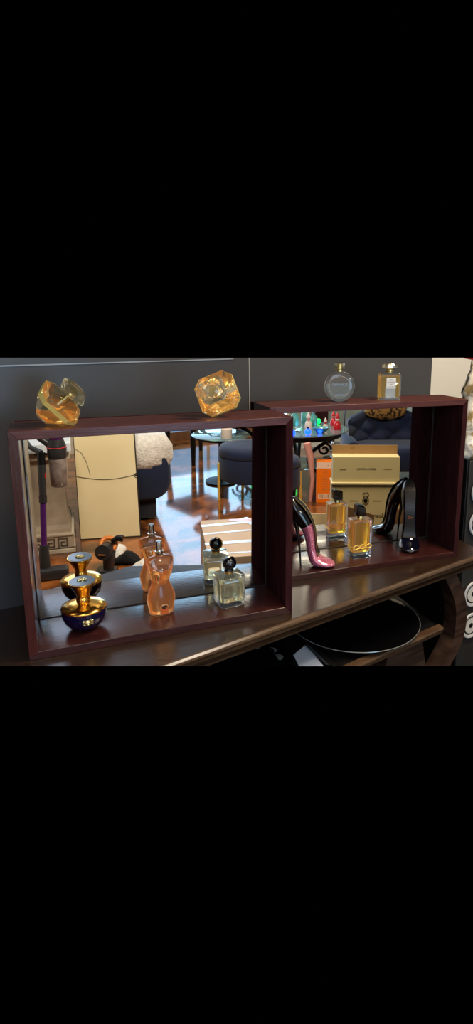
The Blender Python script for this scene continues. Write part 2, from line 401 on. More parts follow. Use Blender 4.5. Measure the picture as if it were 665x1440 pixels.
def mirror_plane(root, W, H, t, d, a, m):
    """glass at depth d at its lower right corner, turned a and tipped m"""
    u0, u1, w0, w1 = t-.002, W-t+.002, t-.001, H-t+.001
    def v(u, w): return d+tan(a)*(u-(W-t))+tan(m)*(w-t)
    MB().poly([(u0, v(u0, w0), w0), (u1, v(u1, w0), w0), (u1, v(u1, w1), w1), (u0, v(u0, w1), w1)]).build('mirror', 'mirror', root)
    for n_, q0, q1 in (('bottom', (u0, w0), (u1, w0)), ('side', (t+.0003, w0), (t+.0003, w1)), ('side', (W-t-.0003, w0), (W-t-.0003, w1))):
        MB().tube([(q0[0], v(*q0)-.0006, max(q0[1], t+.0002)), (q1[0], v(*q1)-.0006, max(q1[1], t+.0002))], .0011, 6).build('joint_line', 'black_matte', root)
b1 = shadow_box(-.0681, 1.0161, 0, .4886, .4, .0147, 'dark cherry wood box frame with mirror back, nearer one, holding the torso bottle', 1)
mirror_plane(b1, .4886, .4, .0147, .1163, -.0205, -.0245)
b2 = shadow_box(.4255, 1.1597, -.024, .503, .3993, .0135, 'dark cherry wood box frame with mirror back, farther one, holding the shoe bottles', 2)
mirror_plane(b2, .503, .3993, .0135, .1196, -.0442, .0029)
F1, F2 = .0147, .0135

# ------------------------------------------------------------------ perfume bottles
def rounded_rect(wx, wy, r, n=5):
    pts = []
    for cx, cy, a0 in ((wx-r, wy-r, 0), (-wx+r, wy-r, pi/2), (-wx+r, -wy+r, pi), (wx-r, -wy+r, 3*pi/2)):
        for k in range(n+1):
            a = a0+pi/2*k/n; pts.append((cx+r*cos(a), cy+r*sin(a)))
    return pts
def rr_loft(mb, secs, n=5):
    """secs: (half x, half y, corner radius, z)"""
    mb.loft([[(x, y, z) for x, y in rounded_rect(a, b, r, n)] for a, b, r, z in secs]); return mb

# round blue and gold bottle
def medusa(mb, mtx, s):
    def q(x, y, z=0): return mtx @ Vector((x*s, y*s, z*s))
    def disc(cx, cy, rx, ry, th):
        mb.loft([[q(cx+rx*k_*cos(2*pi*i/20), cy+ry*k_*sin(2*pi*i/20), zz) for i in range(20)] for k_, zz in ((1, 0), (.95, th*.6), (.6, th))])
    disc(0, 0, .55, .72, .35)
    for k in range(11):
        a = pi*(-.15+1.3*k/10); mb_pts = []
        for j in range(5):
            rr = .62+.12*j; aa = a+.18*sin(j*1.8+k); mb_pts.append(q(rr*cos(aa), .1+rr*sin(aa)*1.0, .18))
        mb.tube(mb_pts, [.13*s, .13*s, .12*s, .1*s, .06*s], 6)
    disc(-.2, .12, .1, .06, .5); disc(.2, .12, .1, .06, .5); disc(0, -.05, .07, .16, .6); disc(0, -.36, .17, .05, .5)
v = thing('perfume_bottle', 'round cobalt blue bottle with domed gold shoulder and flared gold cap in the nearer box', 'perfume bottle', (.028, 1.079, F1))
MB().lathe([(.013, 0), (.018, .001), (.0285, .007), (.0360, .017), (.0398, .028), (.0405, .036), (.0402, .0415)], 48).build('glass_bowl', 'glass_blue', v, smooth=True, angle=60)
MB().lathe([(.0405, .0405), (.0410, .0420), (.0400, .0440), (.031, .0485), (.020, .0520), (.0125, .0535)], 48).build('shoulder', 'gold', v, smooth=True, angle=60)
cp = MB().lathe([(.0120, .052), (.0128, .054), (.0128, .060), (.0112, .0615), (.0112, .064), (.0130, .069), (.0190, .0815), (.0245, .0895), (.0250, .0912), (.0246, .0922)], 48).build('cap', 'gold', v, smooth=True, angle=60)
MB().lathe([(.0232, .0921), (.0230, .0929), (.0001, .0932)], 48).build('cap_disc', 'blue_disc', cp, smooth=True)
mb = MB(); medusa(mb, Matrix.Translation((0, 0, .0931)), .0078); mb.build('cap_emblem', 'gold_pale', cp, smooth=True)
mb = MB(); mm = Matrix.Translation((.004, -.0386, .0265)) @ Euler((math.radians(78), 0, math.radians(5))).to_matrix().to_4x4(); medusa(mb, mm, .0085); mb.build('bowl_emblem', 'gold_pale', v, smooth=True)

# torso shaped bottle
def ell(mb, secs, seg=36, fy=None):
    mb.loft([[(a*cos(2*pi*i/seg)*(1), cy+b*sin(2*pi*i/seg), z) for i in range(seg)] for a, b, cy, z in secs]); return mb
j = thing('perfume_bottle', 'peach glass bottle shaped like a corseted torso with silver spray top', 'perfume bottle', (.171, 1.084, F1), .15)
tor = [(.020, .013, 0, 0), (.0232, .016, 0, .002), (.0245, .017, 0, .008), (.0262, .018, 0, .018), (.0282, .0195, 0, .030), (.0272, .0185, 0, .040), (.0225, .0155, 0, .052), (.0182, .0135, 0, .062), (.0172, .013, 0, .067), (.0185, .0145, -.001, .075), (.0215, .0180, -.003, .085), (.0240, .0185, -.003, .094), (.0262, .015, -.001, .103), (.0275, .0120, 0, .110), (.0268, .0105, 0, .114), (.0200, .0088, 0, .1185), (.0105, .0075, 0, .1205), (.0065, .0062, 0, .1225)]
ell(MB(), tor).build('glass_torso', M['torso'], j, smooth=True, angle=80)
ell(MB(), [(a*.86, b*.82, c, max(.0045, z)) for a, b, c, z in tor[1:13] if z < .1]).build('perfume', 'peach', j, smooth=True, angle=80)
mb = MB()      # raised arch at the hips
for cx in (0,):
    pts = []
    for k in range(13):
        a = pi*k/12; pts.append((cx+.0088*cos(a), -.0178-.001*sin(a), .0165+.0085*sin(a)))
    pts = [(.0088, -.0166, .003)]+pts+[(-.0088, -.0166, .003)]
    mb.tube(pts, .0011, 6)
mb.build('arch_relief', 'glass_tinted', j, smooth=True)
mb = MB().prism([(-.0078, -.0172, .004), (.0078, -.0172, .004)]+[(.0078*cos(pi*k/10), -.0178, .0165+.0075*sin(pi*k/10)) for k in range(11)], (0, .001, 0)); mb.build('arch_window', mat('orange_window', (196, 92, 34), rough=.15, coat=.5), j)
MB().lathe([(.0068, .1215), (.0072, .1225), (.0072, .1275), (.0082, .128), (.0082, .1295), (.0070, .130), (.0068, .131)], 28).build('collar', 'silver', j, smooth=True, angle=40)
MB().lathe([(.0058, .131), (.0058, .1475), (.0054, .149), (.0001, .1492)], 28).build('spray_top', 'silver', j, smooth=True, angle=40)

# square bottle with pebble cap
a_ = thing('perfume_bottle', 'clear rounded square bottle with glossy blue-black pebble cap banded in gold', 'perfume bottle', (.307, 1.077, F1), .1)
rr_loft(MB(), [(.023, .021, .009, 0), (.0258, .0238, .009, .002), (.0268, .0248, .009, .008), (.0272, .0252, .010, .030), (.0282, .0262, .010, .055), (.0285, .0265, .010, .060), (.0270, .025, .0095, .0632), (.012, .012, .0095, .0660), (.0085, .0085, .008, .0665)], 6).build('glass_body', 'glass', a_, smooth=True, angle=50)
rr_loft(MB(), [(.0205, .0185, .006, .0115), (.0215, .0195, .006, .014), (.0222, .0202, .006, .050), (.0215, .0195, .006, .0515)], 5).build('perfume', 'pale_liquid', a_, smooth=True, angle=50)
MB().lathe([(.0088, .0660), (.0088, .0705), (.0075, .0715)], 28).build('neck', 'gold_soft', a_, smooth=True, angle=40)
c_ = MB().lathe([(.0095, .0710), (.0098, .0735), (.0090, .0745)], 28).ball((.001, -.001, .0865), .0143, 1.0, .92, .96, 32, 20, (0, .3, 0)).build('cap', 'armani_cap', a_, smooth=True, angle=60)
MB().torus((.0012, .002, .0868), .0137, .0009, (-.25, .85, .3), 40, 6).build('cap_band', 'gold', c_, smooth=True)

# stiletto shaped bottles: front (insole) points, back points, half width
SH_F = [(.082, .008), (.078, .015), (.068, .020), (.054, .026), (.044, .036), (.039, .056), (.036, .090), (.028, .118), (.012, .147), (-.003, .160), (-.014, .167), (-.018, .1685)]
SH_B = [(.081, .005), (.074, .001), (.062, 0), (.046, 0), (.027, .004), (.017, .026), (.009, .070), (-.004, .098), (-.023, .114), (-.031, .136), (-.028, .155), (-.021, .1665)]
SH_W = [.005, .016, .0235, .0260, .0235, .0185, .0172, .0185, .0200, .0175, .0115, .0035]
def dense(a, n=4):
    P = [Vector(p) if hasattr(p, '__len__') else Vector((p, 0)) for p in a]; P = [P[0]*2-P[1]]+P+[P[-1]*2-P[-2]]; out = []
    for i in range(1, len(P)-2):
        for k in range(n):
            t = k/n; q, b, c, d = P[i-1:i+3]; out.append(.5*((2*b)+(c-q)*t+(2*q-5*b+4*c-d)*t*t+(3*b-q-3*c+d)*t**3))
    out.append(P[-2]); return out
def shoe(loc, yaw, label, toe_mat, body_mat, cap_mat, trim_mat, letters):
    r = thing('shoe_shaped_bottle', label, 'perfume bottle', loc, yaw)
    Fp, Bp, Wp = dense(SH_F), dense(SH_B), [q.x for q in dense(SH_W)]
    def ring(i, g=1.0, seg=24):
        f, b, w_ = Fp[i], Bp[i], Wp[i]*g; c = (f+b)/2; h = (f-b)/2*g; out = []
        for k in range(seg):
            a = 2*pi*k/seg; ca, sa = cos(a), sin(a)
            # flatter on the insole side
            sq = abs(ca)**(1.0 if ca < 0 else 1.35)*(1 if ca > 0 else -1)*(.78 if ca > 0 else 1)
            wd = sa*(1+.10*(ca > 0)*(1-abs(sa)))
            out.append((c.x+h.x*sq, w_*wd, max(.0003, c.y+h.y*sq)))
        return out
    N = len(Fp); cutk = 28
    MB().loft([ring(i) for i in range(0, cutk+1)]).build('bottle_body', body_mat, r, smooth=True, angle=70)
    MB().loft([ring(i, 1.04) for i in range(cutk-1, N)]).build('heel_cap', cap_mat, r, smooth=True, angle=70)
    MB().tube([(-.016, 0, .118), (-.009, 0, .09), (-.004, 0, .055), (-.001, 0, .02), (0, 0, .0003)], [.0075, .0048, .0028, .0021, .0022], 12).build('stiletto_heel', cap_mat, r, smooth=True, angle=70)
    # insole panel on the upper face with a metal outline
    def inset(i, s, lift):
        f, b = Fp[i], Bp[i]; n = (f-b).normalized(); c = (f+b)/2; h = (f-b)/2
        p = c+h*.80+n*lift; return Vector((p.x, Wp[i]*s, p.y))
    idx = list(range(15, N-3, 1))
    mb = MB()
    for a, b in zip(idx, idx[1:]):
        mb.poly([inset(a, -.66, .0012), inset(a, .66, .0012), inset(b, .66, .0012), inset(b, -.66, .0012)])
    mb.build('insole', 'black_satin', r, smooth=True)
    mb = MB(); L = [inset(i, .67, .0012) for i in idx]; R_ = [inset(i, -.67, .0012) for i in idx]
    mb.tube(L+R_[::-1]+[L[0]], .0004, 5, cap=False); mb.tube([inset(cutk, .62, .0015), inset(cutk, 0, .0016), inset(cutk, -.62, .0015)], .0006, 5)
    mb.build('insole_outline', trim_mat, r, smooth=True)
    if letters:
        i = 23; f, b = Fp[i], Bp[i]; n = Vector((f.x-b.x, 0, f.y-b.y)).normalized(); up = (inset(i+2, 0, 0)-inset(i-2, 0, 0)).normalized()
        xr = up.cross(n); pos = inset(i, 0, .0022)
        mtx = Matrix(((xr.x, up.x, n.x, pos.x), (xr.y, up.y, n.y, pos.y), (xr.z, up.z, n.z, pos.z), (0, 0, 0, 1)))
        MB().text(letters, .0095, mtx, .0003).build('monogram', 'rose_gold', r)
    return r
shoe((.522, 1.211, F2), math.radians(-30), 'pink glitter stiletto shoe bottle with black heel cap, toe pointing right', 'pink_glitter', 'pink_glitter', 'black_gloss', 'gold_soft', None)
shoe((.842, 1.246, F2), math.radians(-90-28), 'inky blue-black stiletto shoe bottle with toe facing out', 'dark_shoe_toe', 'navy_shoe', 'black_gloss', 'iron', 'CH')

# square bottle with golden perfume
y_ = thing('perfume_bottle', 'clear rectangular bottle of golden perfume with asymmetric black cap and gold interlaced bands', 'perfume bottle', (.679, 1.211, F2), -.02)
rr_loft(MB(), [(.0240, .0160, .002, 0), (.0252, .0170, .002, .0012), (.0252, .0170, .002, .0960), (.0238, .0158, .002, .0980), (.0095, .0085, .006, .0985)], 3).build('glass_body', 'glass', y_, smooth=True, angle=30)
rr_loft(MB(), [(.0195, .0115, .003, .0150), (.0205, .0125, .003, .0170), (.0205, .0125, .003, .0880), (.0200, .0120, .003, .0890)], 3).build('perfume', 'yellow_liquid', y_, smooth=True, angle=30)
MB().lathe([(.0082, .0980), (.0082, .1050), (.0078, .1055)], 24).build('neck', 'gold_pale', y_, smooth=True, angle=40)
mb = MB()
mb.loft([[(-.0105, -.0095, .1050), (.0105, -.0095, .1050), (.0105, .0095, .1050), (-.0105, .0095, .1050)],
         [(-.0125, -.0105, .1080), (.0125, -.0100, .1065), (.0125, .0105, .1065), (-.0125, .0105, .1080)],
         [(-.0120, -.0105, .1330), (.0110, -.0060, .1235), (.0120, .0105, .1290), (-.0120, .0105, .1340)],
         [(-.0095, -.0060, .1348), (.0065, -.0020, .1300), (.0075, .0080, .1315), (-.0095, .0080, .1348)]])
mb.build('cap', 'black_gloss', y_, bevel=.0006)
mb = MB()     # interlaced monogram wires across the lower third, wrapping the left side
def wave(ph, amp, z0, n=26):
    return [(-.0256+.0512*k/n, -.0177-.0004*cos(ph+k), z0+amp*sin(ph+2*pi*k/n*1.5)) for k in range(n+1)]
mb.tube(wave(0, .0050, .0300), .0011, 6); mb.tube(wave(pi, .0050, .0300), .0011, 6)
mb.tube([(-.0256+.0512*k/12, -.0178, .0235+.004*sin(pi*k/12)) for k in range(13)], .0008, 6)
mb.tube([(-.0259, -.0175, .0300), (-.0259, 0, .0262), (-.0259, .0175, .031)], .0008, 6)
mb.tube([(-.0259, -.0175, .0262), (-.0259, 0, .0312), (-.0259, .0175, .027)], .0008, 6)
for x0, ch in ((-.006, 'Y'), (0, 'S'), (.006, 'L')):
    mb.text(ch, .016, Matrix.Translation((x0, -.0181, .029-.0015*x0/.006)) @ Euler((pi/2, 0, 0)).to_matrix().to_4x4(), .0004)
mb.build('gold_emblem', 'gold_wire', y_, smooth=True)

# faceted gem bottles lying tilted on top of the nearer box
def gem(loc, axis, roll, label, tint_liquid, wmat):
    n = Vector(axis).normalized()
    q = n.to_track_quat('Z', 'Y').to_matrix().to_4x4() @ Matrix.Rotation(roll, 4, 'Z')
    def octo(R_, z, rx=1):
        # square with cut corners
        c = .62; out = []
        for sx, sy in ((1, -c), (1, c), (c, 1), (-c, 1), (-1, c), (-1, -c), (-c, -1), (c, -1)): out.append(Vector((sx*R_, sy*R_*rx, z)))
        return out
    G = .0375; body = [octo(.013, -.040), octo(.026, -.022), octo(G, -.004)]
    lowest = min((q @ p).z for r_ in body+[octo(G, .003)] for p in r_)
    root = thing('gem_bottle', label, 'perfume bottle', (loc[0], loc[1], loc[2]))
    off = Matrix.Translation((0, 0, -lowest)) @ q
    mb = MB()
    for r_ in body+[octo(G, .003), octo(.0260, .0065)]: pass
    mb.loft(body+[octo(G, .003), octo(.029, .0070)]); bmesh.ops.transform(mb.bm, matrix=off, verts=mb.bm.verts[:])
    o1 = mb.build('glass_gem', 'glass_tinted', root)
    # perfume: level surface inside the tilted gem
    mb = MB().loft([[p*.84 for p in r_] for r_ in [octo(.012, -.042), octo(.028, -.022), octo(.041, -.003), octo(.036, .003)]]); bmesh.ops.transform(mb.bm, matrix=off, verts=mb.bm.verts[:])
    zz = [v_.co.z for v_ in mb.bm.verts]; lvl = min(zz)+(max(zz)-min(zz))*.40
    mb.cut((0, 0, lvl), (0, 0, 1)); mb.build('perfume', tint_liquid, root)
    mb = MB()      # metal band round the wide edge
    ins, outs = octo(G, -.0045), octo(G, .0035)
    for k in range(8):
        mb.poly([ins[k]*1.01, ins[(k+1) % 8]*1.01, outs[(k+1) % 8]*1.01, outs[k]*1.01])
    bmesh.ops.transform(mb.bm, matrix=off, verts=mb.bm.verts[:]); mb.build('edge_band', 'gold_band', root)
    mb = MB().lathe([(.0075, .0065), (.0075, .010), (.0055, .0108), (.0055, .019), (.007, .020), (.007, .0265)], 24, mtx=off); mb.build('neck', 'gold_pale', root, smooth=True, angle=40)
    mb = MB().loft([octo(.012, .0235), octo(.0235, .0285), octo(.0238, .0325), octo(.018, .0385), octo(.007, .041)]); bmesh.ops.transform(mb.bm, matrix=off, verts=mb.bm.verts[:]); mb.build('gem_cap', 'glass_tinted', root)
    return root
gem((.014, 1.062, .4), (.70, -.34, .60), .39, 'faceted gem bottle lying tilted with its gem cap pointing right', 'amber_deep', None)
gem((.288, 1.066, .4), (-.50, -.80, .30), .42, 'faceted gem bottle turned face-on with its cap leaning left', 'amber', None)

# round bottle on top of the farther box
r_ = thing('perfume_bottle', 'flat round clear bottle with silver rim and square cap on top of the farther box', 'perfume bottle', (.613, 1.209, .3993), -.38)
RX = Matrix.Translation((0, 0, .0345)) @ Euler((pi/2, 0, 0)).to_matrix().to_4x4()
MB().lathe([(.020, -.0105), (.029, -.010), (.0335, -.0075), (.0345, -.004), (.0345, .004), (.0335, .0075), (.029, .010), (.020, .0105)], 56, mtx=RX).build('glass_disc', 'glass', r_, smooth=True, angle=40)
mb = MB().lathe([(.022, -.0068), (.0265, -.006), (.028, -.003), (.028, .003), (.0265, .006), (.022, .0068)], 48, mtx=RX); mb.cut((0, 0, .040), (0, 0, 1)); mb.build('perfume', mat('faint_gold_perfume', (236, 230, 206), trans=1, ior=1.12, rough=0, emis=(150, 190, 220), es=.06), r_)  # perfume given an added bluish glow, painted as if lit by the window
MB().torus((0, 0, .0345), .0342, .0012, (0, 1, 0), 56, 8).torus((0, -.0105, .0345), .024, .0005, (0, 1, 0), 48, 6).build('metal_rim', 'silver', r_, smooth=True)
MB().text('CHANCE', .0085, Matrix.Translation((0, -.0106, .040)) @ Euler((pi/2, 0, 0)).to_matrix().to_4x4(), .0002).text('CHANEL', .005, Matrix.Translation((0, -.0106, .0165)) @ Euler((pi/2, 0, 0)).to_matrix().to_4x4(), .0002).build('lettering', mat('frosted_lettering', (150, 178, 206), rough=.3), r_)
MB().lathe([(.0055, .0675), (.0055, .073), (.006, .0735)], 20).build('neck', 'gold_pale', r_, smooth=True, angle=40)
mb = MB(); rr_loft(mb, [(.0105, .0085, .0015, .0730), (.0112, .0092, .0015, .0745), (.0112, .0092, .0015, .0870), (.0105, .0085, .0015, .0882)], 3); mb.build('cap', 'glass_tinted', r_, smooth=True, angle=30)
MB().lathe([(.0055, .0745), (.0055, .0855), (.005, .086)], 20).build('cap_core', 'gold_pale', r_, smooth=True, angle=40)

# rectangular bottle with label
k_ = thing('perfume_bottle', 'rectangular clear bottle with white label and faceted stopper on top of the farther box', 'perfume bottle', (.744, 1.208, .3993), -.25)
rr_loft(MB(), [(.0248, .0105, .002, 0), (.0258, .0115, .0022, .0015), (.0258, .0115, .0022, .0590), (.0235, .0095, .003, .0625), (.0075, .0065, .006, .0630)], 3).build('glass_body', 'glass', k_, smooth=True, angle=30)
rr_loft(MB(), [(.0215, .0075, .002, .0060), (.0222, .0082, .002, .0075), (.0222, .0082, .002, .0545)], 3).build('perfume', mat('straw_perfume', (244, 208, 100), trans=1, ior=1.12, rough=0, emis=(226, 186, 70), es=.07), k_, smooth=True, angle=30)  # straw perfume glows a little, added in place of transmitted light
lb = MB().box((.001, -.0118, .0395), (.0225, .0004, .0245)).build('label', 'label_white', k_)
mb = MB(); E_ = Euler((pi/2, 0, 0)).to_matrix().to_4x4()
mb.text('N°5', .0052, Matrix.Translation((.001, -.0121, .0465)) @ E_, .0001).text('CHANEL', .0050, Matrix.Translation((.001, -.0121, .0410)) @ E_, .0001).text('PARIS', .0028, Matrix.Translation((.001, -.0121, .0368)) @ E_, .0001).text('EAU DE PARFUM', .0024, Matrix.Translation((.001, -.0121, .0312)) @ E_, .0001)
mb.build('lettering', 'ink', lb)
MB().lathe([(.0075, .0628), (.0078, .0665), (.0092, .0675), (.0092, .0705), (.006, .0715)], 24).build('neck', 'gold_pale', k_, smooth=True, angle=40)
def octp(a, b, z): c = .55; return [(a, -b*c, z), (a, b*c, z), (a*c, b, z), (-a*c, b, z), (-a, b*c, z), (-a, -b*c, z), (-a*c, -b, z), (a*c, -b, z)]
MB().loft([octp(.009, .006, .0712), octp(.0168, .0095, .0745), (octp(.0172, .0098, .0805)), octp(.0125, .0065, .0845)]).build('stopper', 'glass_tinted', k_)
MB().box((0, 0, .0775), (.010, .006, .005)).build('stopper_core', 'gold_pale', k_)

# ------------------------------------------------------------------ speaker tower, bag
sp = thing('floor_speaker', 'tall slim dark speaker tower with pale ringed drivers right of the console', 'speaker', (1.119, 1.3667, -.8), .166)
mb = MB().box((.0775, .11, .55), (.155, .22, .884)); mb.cut((0, 0, .992), (0, 0, 1))
mb.cut(SEC_CO-Vector((1.119, 1.3667, -.8)), SEC_OUT) if False else None
def spcut(mb):
    # the section plane in the speaker's own frame
    Rz = Matrix.Rotation(-.166, 3, 'Z'); return mb.cut(Rz @ (SEC_CO-Vector((1.119, 1.3667, -.8))), Rz @ SEC_OUT)
spcut(mb).build('cabinet', 'spk_side', sp, bevel=.002)
spcut(MB().box((.0775, -.002, .55), (.145, .006, .876))).build('front_baffle', 'spk_body', sp, bevel=.002)
for cz in (.892, .792, .560, .452):
    rot = Matrix.Translation((.0560, -.0075, cz)) @ Euler((pi/2, 0, 0)).to_matrix().to_4x4()
    dv = spcut(MB().lathe([(.0405, 0), (.0425, .003), (.0405, .006), (.0340, .0055), (.0325, .002)], 44, mtx=rot, cap=False)).build('driver_ring', 'spk_ring', sp, smooth=True, angle=60)
    spcut(MB().lathe([(.0325, .001), (.0300, .004), (.0265, .002)], 44, mtx=rot, cap=False)).build('surround', 'rubber', dv, smooth=True, angle=60)
    spcut(MB().lathe([(.0265, .003), (.012, .0008), (.0105, .0008)], 44, mtx=rot)).build('cone', 'spk_cone', dv, smooth=True, angle=60)
    spcut(MB().lathe([(.0105, .0012), (.008, .0036), (.0001, .005)], 24, mtx=rot)).build('dust_cap', 'rubber', dv, smooth=True, angle=60)
# crinkled plastic bag on the speaker
bagL = Vector((1.19, 1.42, .192))
mb = MB(); rings = []
for i in range(26):
    z = .335*i/25; t = i/25; wd = .078*(1-.42*t**1.6); dp = .055*(1-.5*t); cxo = -.006+.048*t*t
    ring = []
    for k in range(40):
        a = 2*pi*k/40; d = noise.noise(Vector((cos(a)*2.2, sin(a)*2.2, z*22)))*.016*(1 if i else .2)+noise.noise(Vector((cos(a)*6, sin(a)*6, z*60)))*.006
        ring.append((cxo+(wd+d)*cos(a), (dp+d)*sin(a), z))
    rings.append(ring)
mb.loft(rings); 
mb.cut(TOP_CO-bagL, TOP_N)
bag = thing('plastic_bag', 'crinkled clear plastic bag with black print standing on the speaker', 'bag', bagL)
mb.build('bag_film', 'plastic_bag', bag, smooth=True, angle=180)
mb = MB().text('BAG', .026, Matrix.Translation((-.030, -.062, .225)) @ Euler((pi/2, math.radians(-62), .45)).to_matrix().to_4x4(), .0006); mb.build('print', 'ink', bag)
mb = MB(); L0 = Vector((1.12, 1.30, .47)); mb.tube([Vector(p)-L0 for p in ((1.055, 1.33, .492), (1.09, 1.335, .487), (1.13, 1.34, .478), (1.18, 1.345, .466))], .0065, 10)
o = mb.cut(TOP_CO-L0, TOP_N).build('red_strap', 'red', loc=L0, smooth=True); tag(o, 'red strap above the crinkled plastic bag at top right', 'strap')

# ------------------------------------------------------------------ the room the mirrors look into
FZ = -.75
struct(MB().box((1.2, -2.45, FZ-.02), (6.2, 4.6, .04)).build('floor', 'floor'))
struct(MB().box((1.2, -2.45, 1.62), (6.2, 4.6, .04)).build('ceiling', 'ceiling'))
struct(MB().prism([(-1.6, .0, FZ), (-1.6, -4.2, FZ), (-1.6, -4.2, 1.6), (-1.6, .0, 1.6)], (-.05, 0, 0)).build('wall_left', 'room_wall'))
far = Vector((.344, -.12, 0)); fd = (Vector((2.70, -4.07, 0))-Vector((.55, -3.42, 0))).normalized()
fo = Vector((.55, -3.42, 0)); fn = Vector((-fd.y, fd.x, 0))   # towards the mirrors
def FP(s, h, off=0): return fo+fd*s+fn*off+Vector((0, 0, h))
# opposite wall: ledge, window wall, plain wall to the corner
def fwall(name, s0, s1, h0, h1, m, off=0, th=.05): return struct(MB().prism([FP(s0, h0, off), FP(s1, h0, off), FP(s1, h1, off), FP(s0, h1, off)], -fn*th).build(name, m))
fwall('wall_far', -2.4, -.35, FZ, 1.6, 'room_wall')
fwall('wall_far.001', 1.30, 2.246, FZ, 1.6, 'green_wall')
fwall('wall_far.002', -.35, 1.30, 1.35, 1.6, 'room_wall')
fwall('trim_3', -.35, 1.30, FZ, FZ+.09, 'brown_ledge', .03, .08)
win = struct(MB().prism([FP(-.35, FZ+.09, 0), FP(1.30, FZ+.09, 0), FP(1.30, 1.35, 0), FP(-.35, 1.35, 0)], -fn*.02).build('window_1', 'pane'))
mb = MB()
for s in (-.35, .2, .75, 1.29): mb.prism([FP(s, FZ+.09, .012), FP(s+.035, FZ+.09, .012), FP(s+.035, 1.35, .012), FP(s, 1.35, .012)], -fn*.01)
mb.build('window_frame', 'skirting', win)
struct(MB().prism([(2.70, -4.07, FZ), (3.9, -2.6, FZ), (3.9, -2.6, 1.6), (2.70, -4.07, 1.6)], (.05, -.05, 0)).build('wall_near_right', 'green_wall'))
struct(MB().prism([(2.69, -4.05, FZ), (3.89, -2.58, FZ), (3.89, -2.58, FZ+.12), (2.69, -4.05, FZ+.12)], (.01, -.012, 0)).build('baseboard_right', 'skirting'))
struct(MB().prism([(3.9, -2.6, FZ), (3.9, .0, FZ), (3.9, .0, 1.6), (3.9, -2.6, 1.6)], (.05, 0, 0)).build('wall_side_right', 'room_wall'))
fwall('baseboard_far', 1.30, 2.24, FZ, FZ+.12, 'skirting', .012, .012)

# stone pedestal table with key pattern
pd = thing('pedestal_table', 'taupe stone pedestal table with key pattern base and pale top, beside the stick vacuum', 'table', (-.20, -1.16, FZ))
secs = [(.17, 0), (.17, .10), (.162, .115), (.160, .135), (.150, .16), (.145, .20), (.142, .28), (.144, .36), (.150, .44), (.158, .50), (.160, .515)]
MB().loft([[(a, -a, z), (a, a, z), (-a, a, z), (-a, -a, z)] for a, z in secs]).build('pedestal', 'stone', pd)
for zc_, hh, a in ((.012, .024, .178), (.105, .014, .176), (.525, .02, .165), (.55, .03, .185)): MB().box((0, 0, zc_), (a*2, a*2, hh), bevel=.004).build('moulding', 'stone_light', pd)
for k in range(7): MB().box((-.15+.05*k, .187, .575), (.022, .012, .03)).build('dentil', 'stone_light', pd)
mb = MB()
for k in range(5):
    x = -.145+.065*k
    for c, s in (((x, .171, .085), (.05, .004, .007)), ((x-.022, .171, .055), (.007, .004, .06)), ((x+.022, .171, .062), (.007, .004, .045)), ((x+.006, .171, .042), (.036, .004, .007)), ((x-.008, .171, .054), (.007, .004, .026)), ((x+.002, .171, .064), (.02, .004, .007)), ((x+.03, .171, .028), (.065, .004, .007))): mb.box(c, s)
mb.build('key_pattern', 'stone_dark', pd)
MB().box((0, 0, .605), (.385, .43, .05), bevel=.006).build('top_slab', 'slab', pd)

# stick vacuum leaning on the pedestal
vc = thing('stick_vacuum', 'cordless stick vacuum with purple tube and clear dust bin leaning by the pedestal', 'vacuum cleaner', (-.165, -.70, FZ))
def V(x, y, z): return Vector((x, y, z))-Vector((-.165, -.70, FZ))
MB().box(V(-.15, -.68, FZ+.03), (.19, .07, .055), bevel=.015).build('floor_head', 'vac_grey', vc)
MB().tube([V(-.165, -.70, FZ+.05), V(-.165, -.705, FZ+.13), V(-.163, -.71, FZ+.17)], [.026, .024, .020], 16).build('head_joint', 'vac_grey', vc, smooth=True, angle=50)
MB().tube([V(-.163, -.71, FZ+.17), V(-.150, -.735, -.35)], .0145, 16).build('tube', 'vac_purple', vc, smooth=True, angle=50)
MB().tube([V(-.1505, -.734, -.365), V(-.149, -.737, -.33)], .019, 16).tube([V(-.149, -.737, -.33), V(-.143, -.755, -.18)], [.017, .0165], 16).build('wand_socket', 'vac_grey', vc, smooth=True, angle=50)
MB().tube([V(-.149, -.757, -.28), V(-.142, -.765, -.12)], .019, 10).build('battery', 'black_satin', vc, smooth=True, angle=50)
MB().box(V(-.133, -.745, -.235), (.012, .012, .03), bevel=.002).build('release_button', 'vac_red', vc)
MB().tube([V(-.142, -.76, -.12), V(-.19, -.80, -.10), V(-.215, -.82, -.06), V(-.200, -.82, -.02), V(-.15, -.80, -.05), V(-.10, -.79, -.09), V(-.08, -.785, -.10)], [.014, .012, .012, .013, .016, .019, .02], 12).build('handle', 'vac_grey', vc, smooth=True, angle=60)
MB().lathe([(.037, -.30), (.042, -.295), (.043, -.15), (.041, -.15)], 28, c=V(-.07, -.785, 0)).build('dust_bin', 'vac_bin', vc, smooth=True, angle=50)
MB().lathe([(.044, -.155), (.046, -.15), (.046, -.10), (.034, -.06)], 28, c=V(-.07, -.785, 0)).build('cyclone', 'vac_grey', vc, smooth=True, angle=50)
MB().lathe([(.034, -.06), (.042, -.03), (.040, -.005), (.030, 0)], 28, c=V(-.07, -.785, 0)).build('motor_housing', 'vac_purple', vc, smooth=True, angle=50)
MB().torus(V(-.07, -.785, -.10), .0462, .002, seg=32).build('red_ring', 'vac_red', vc, smooth=True)
MB().torus(V(-.07, -.785, -.03), .0425, .002, seg=32).build('red_ring', 'vac_red', vc, smooth=True)

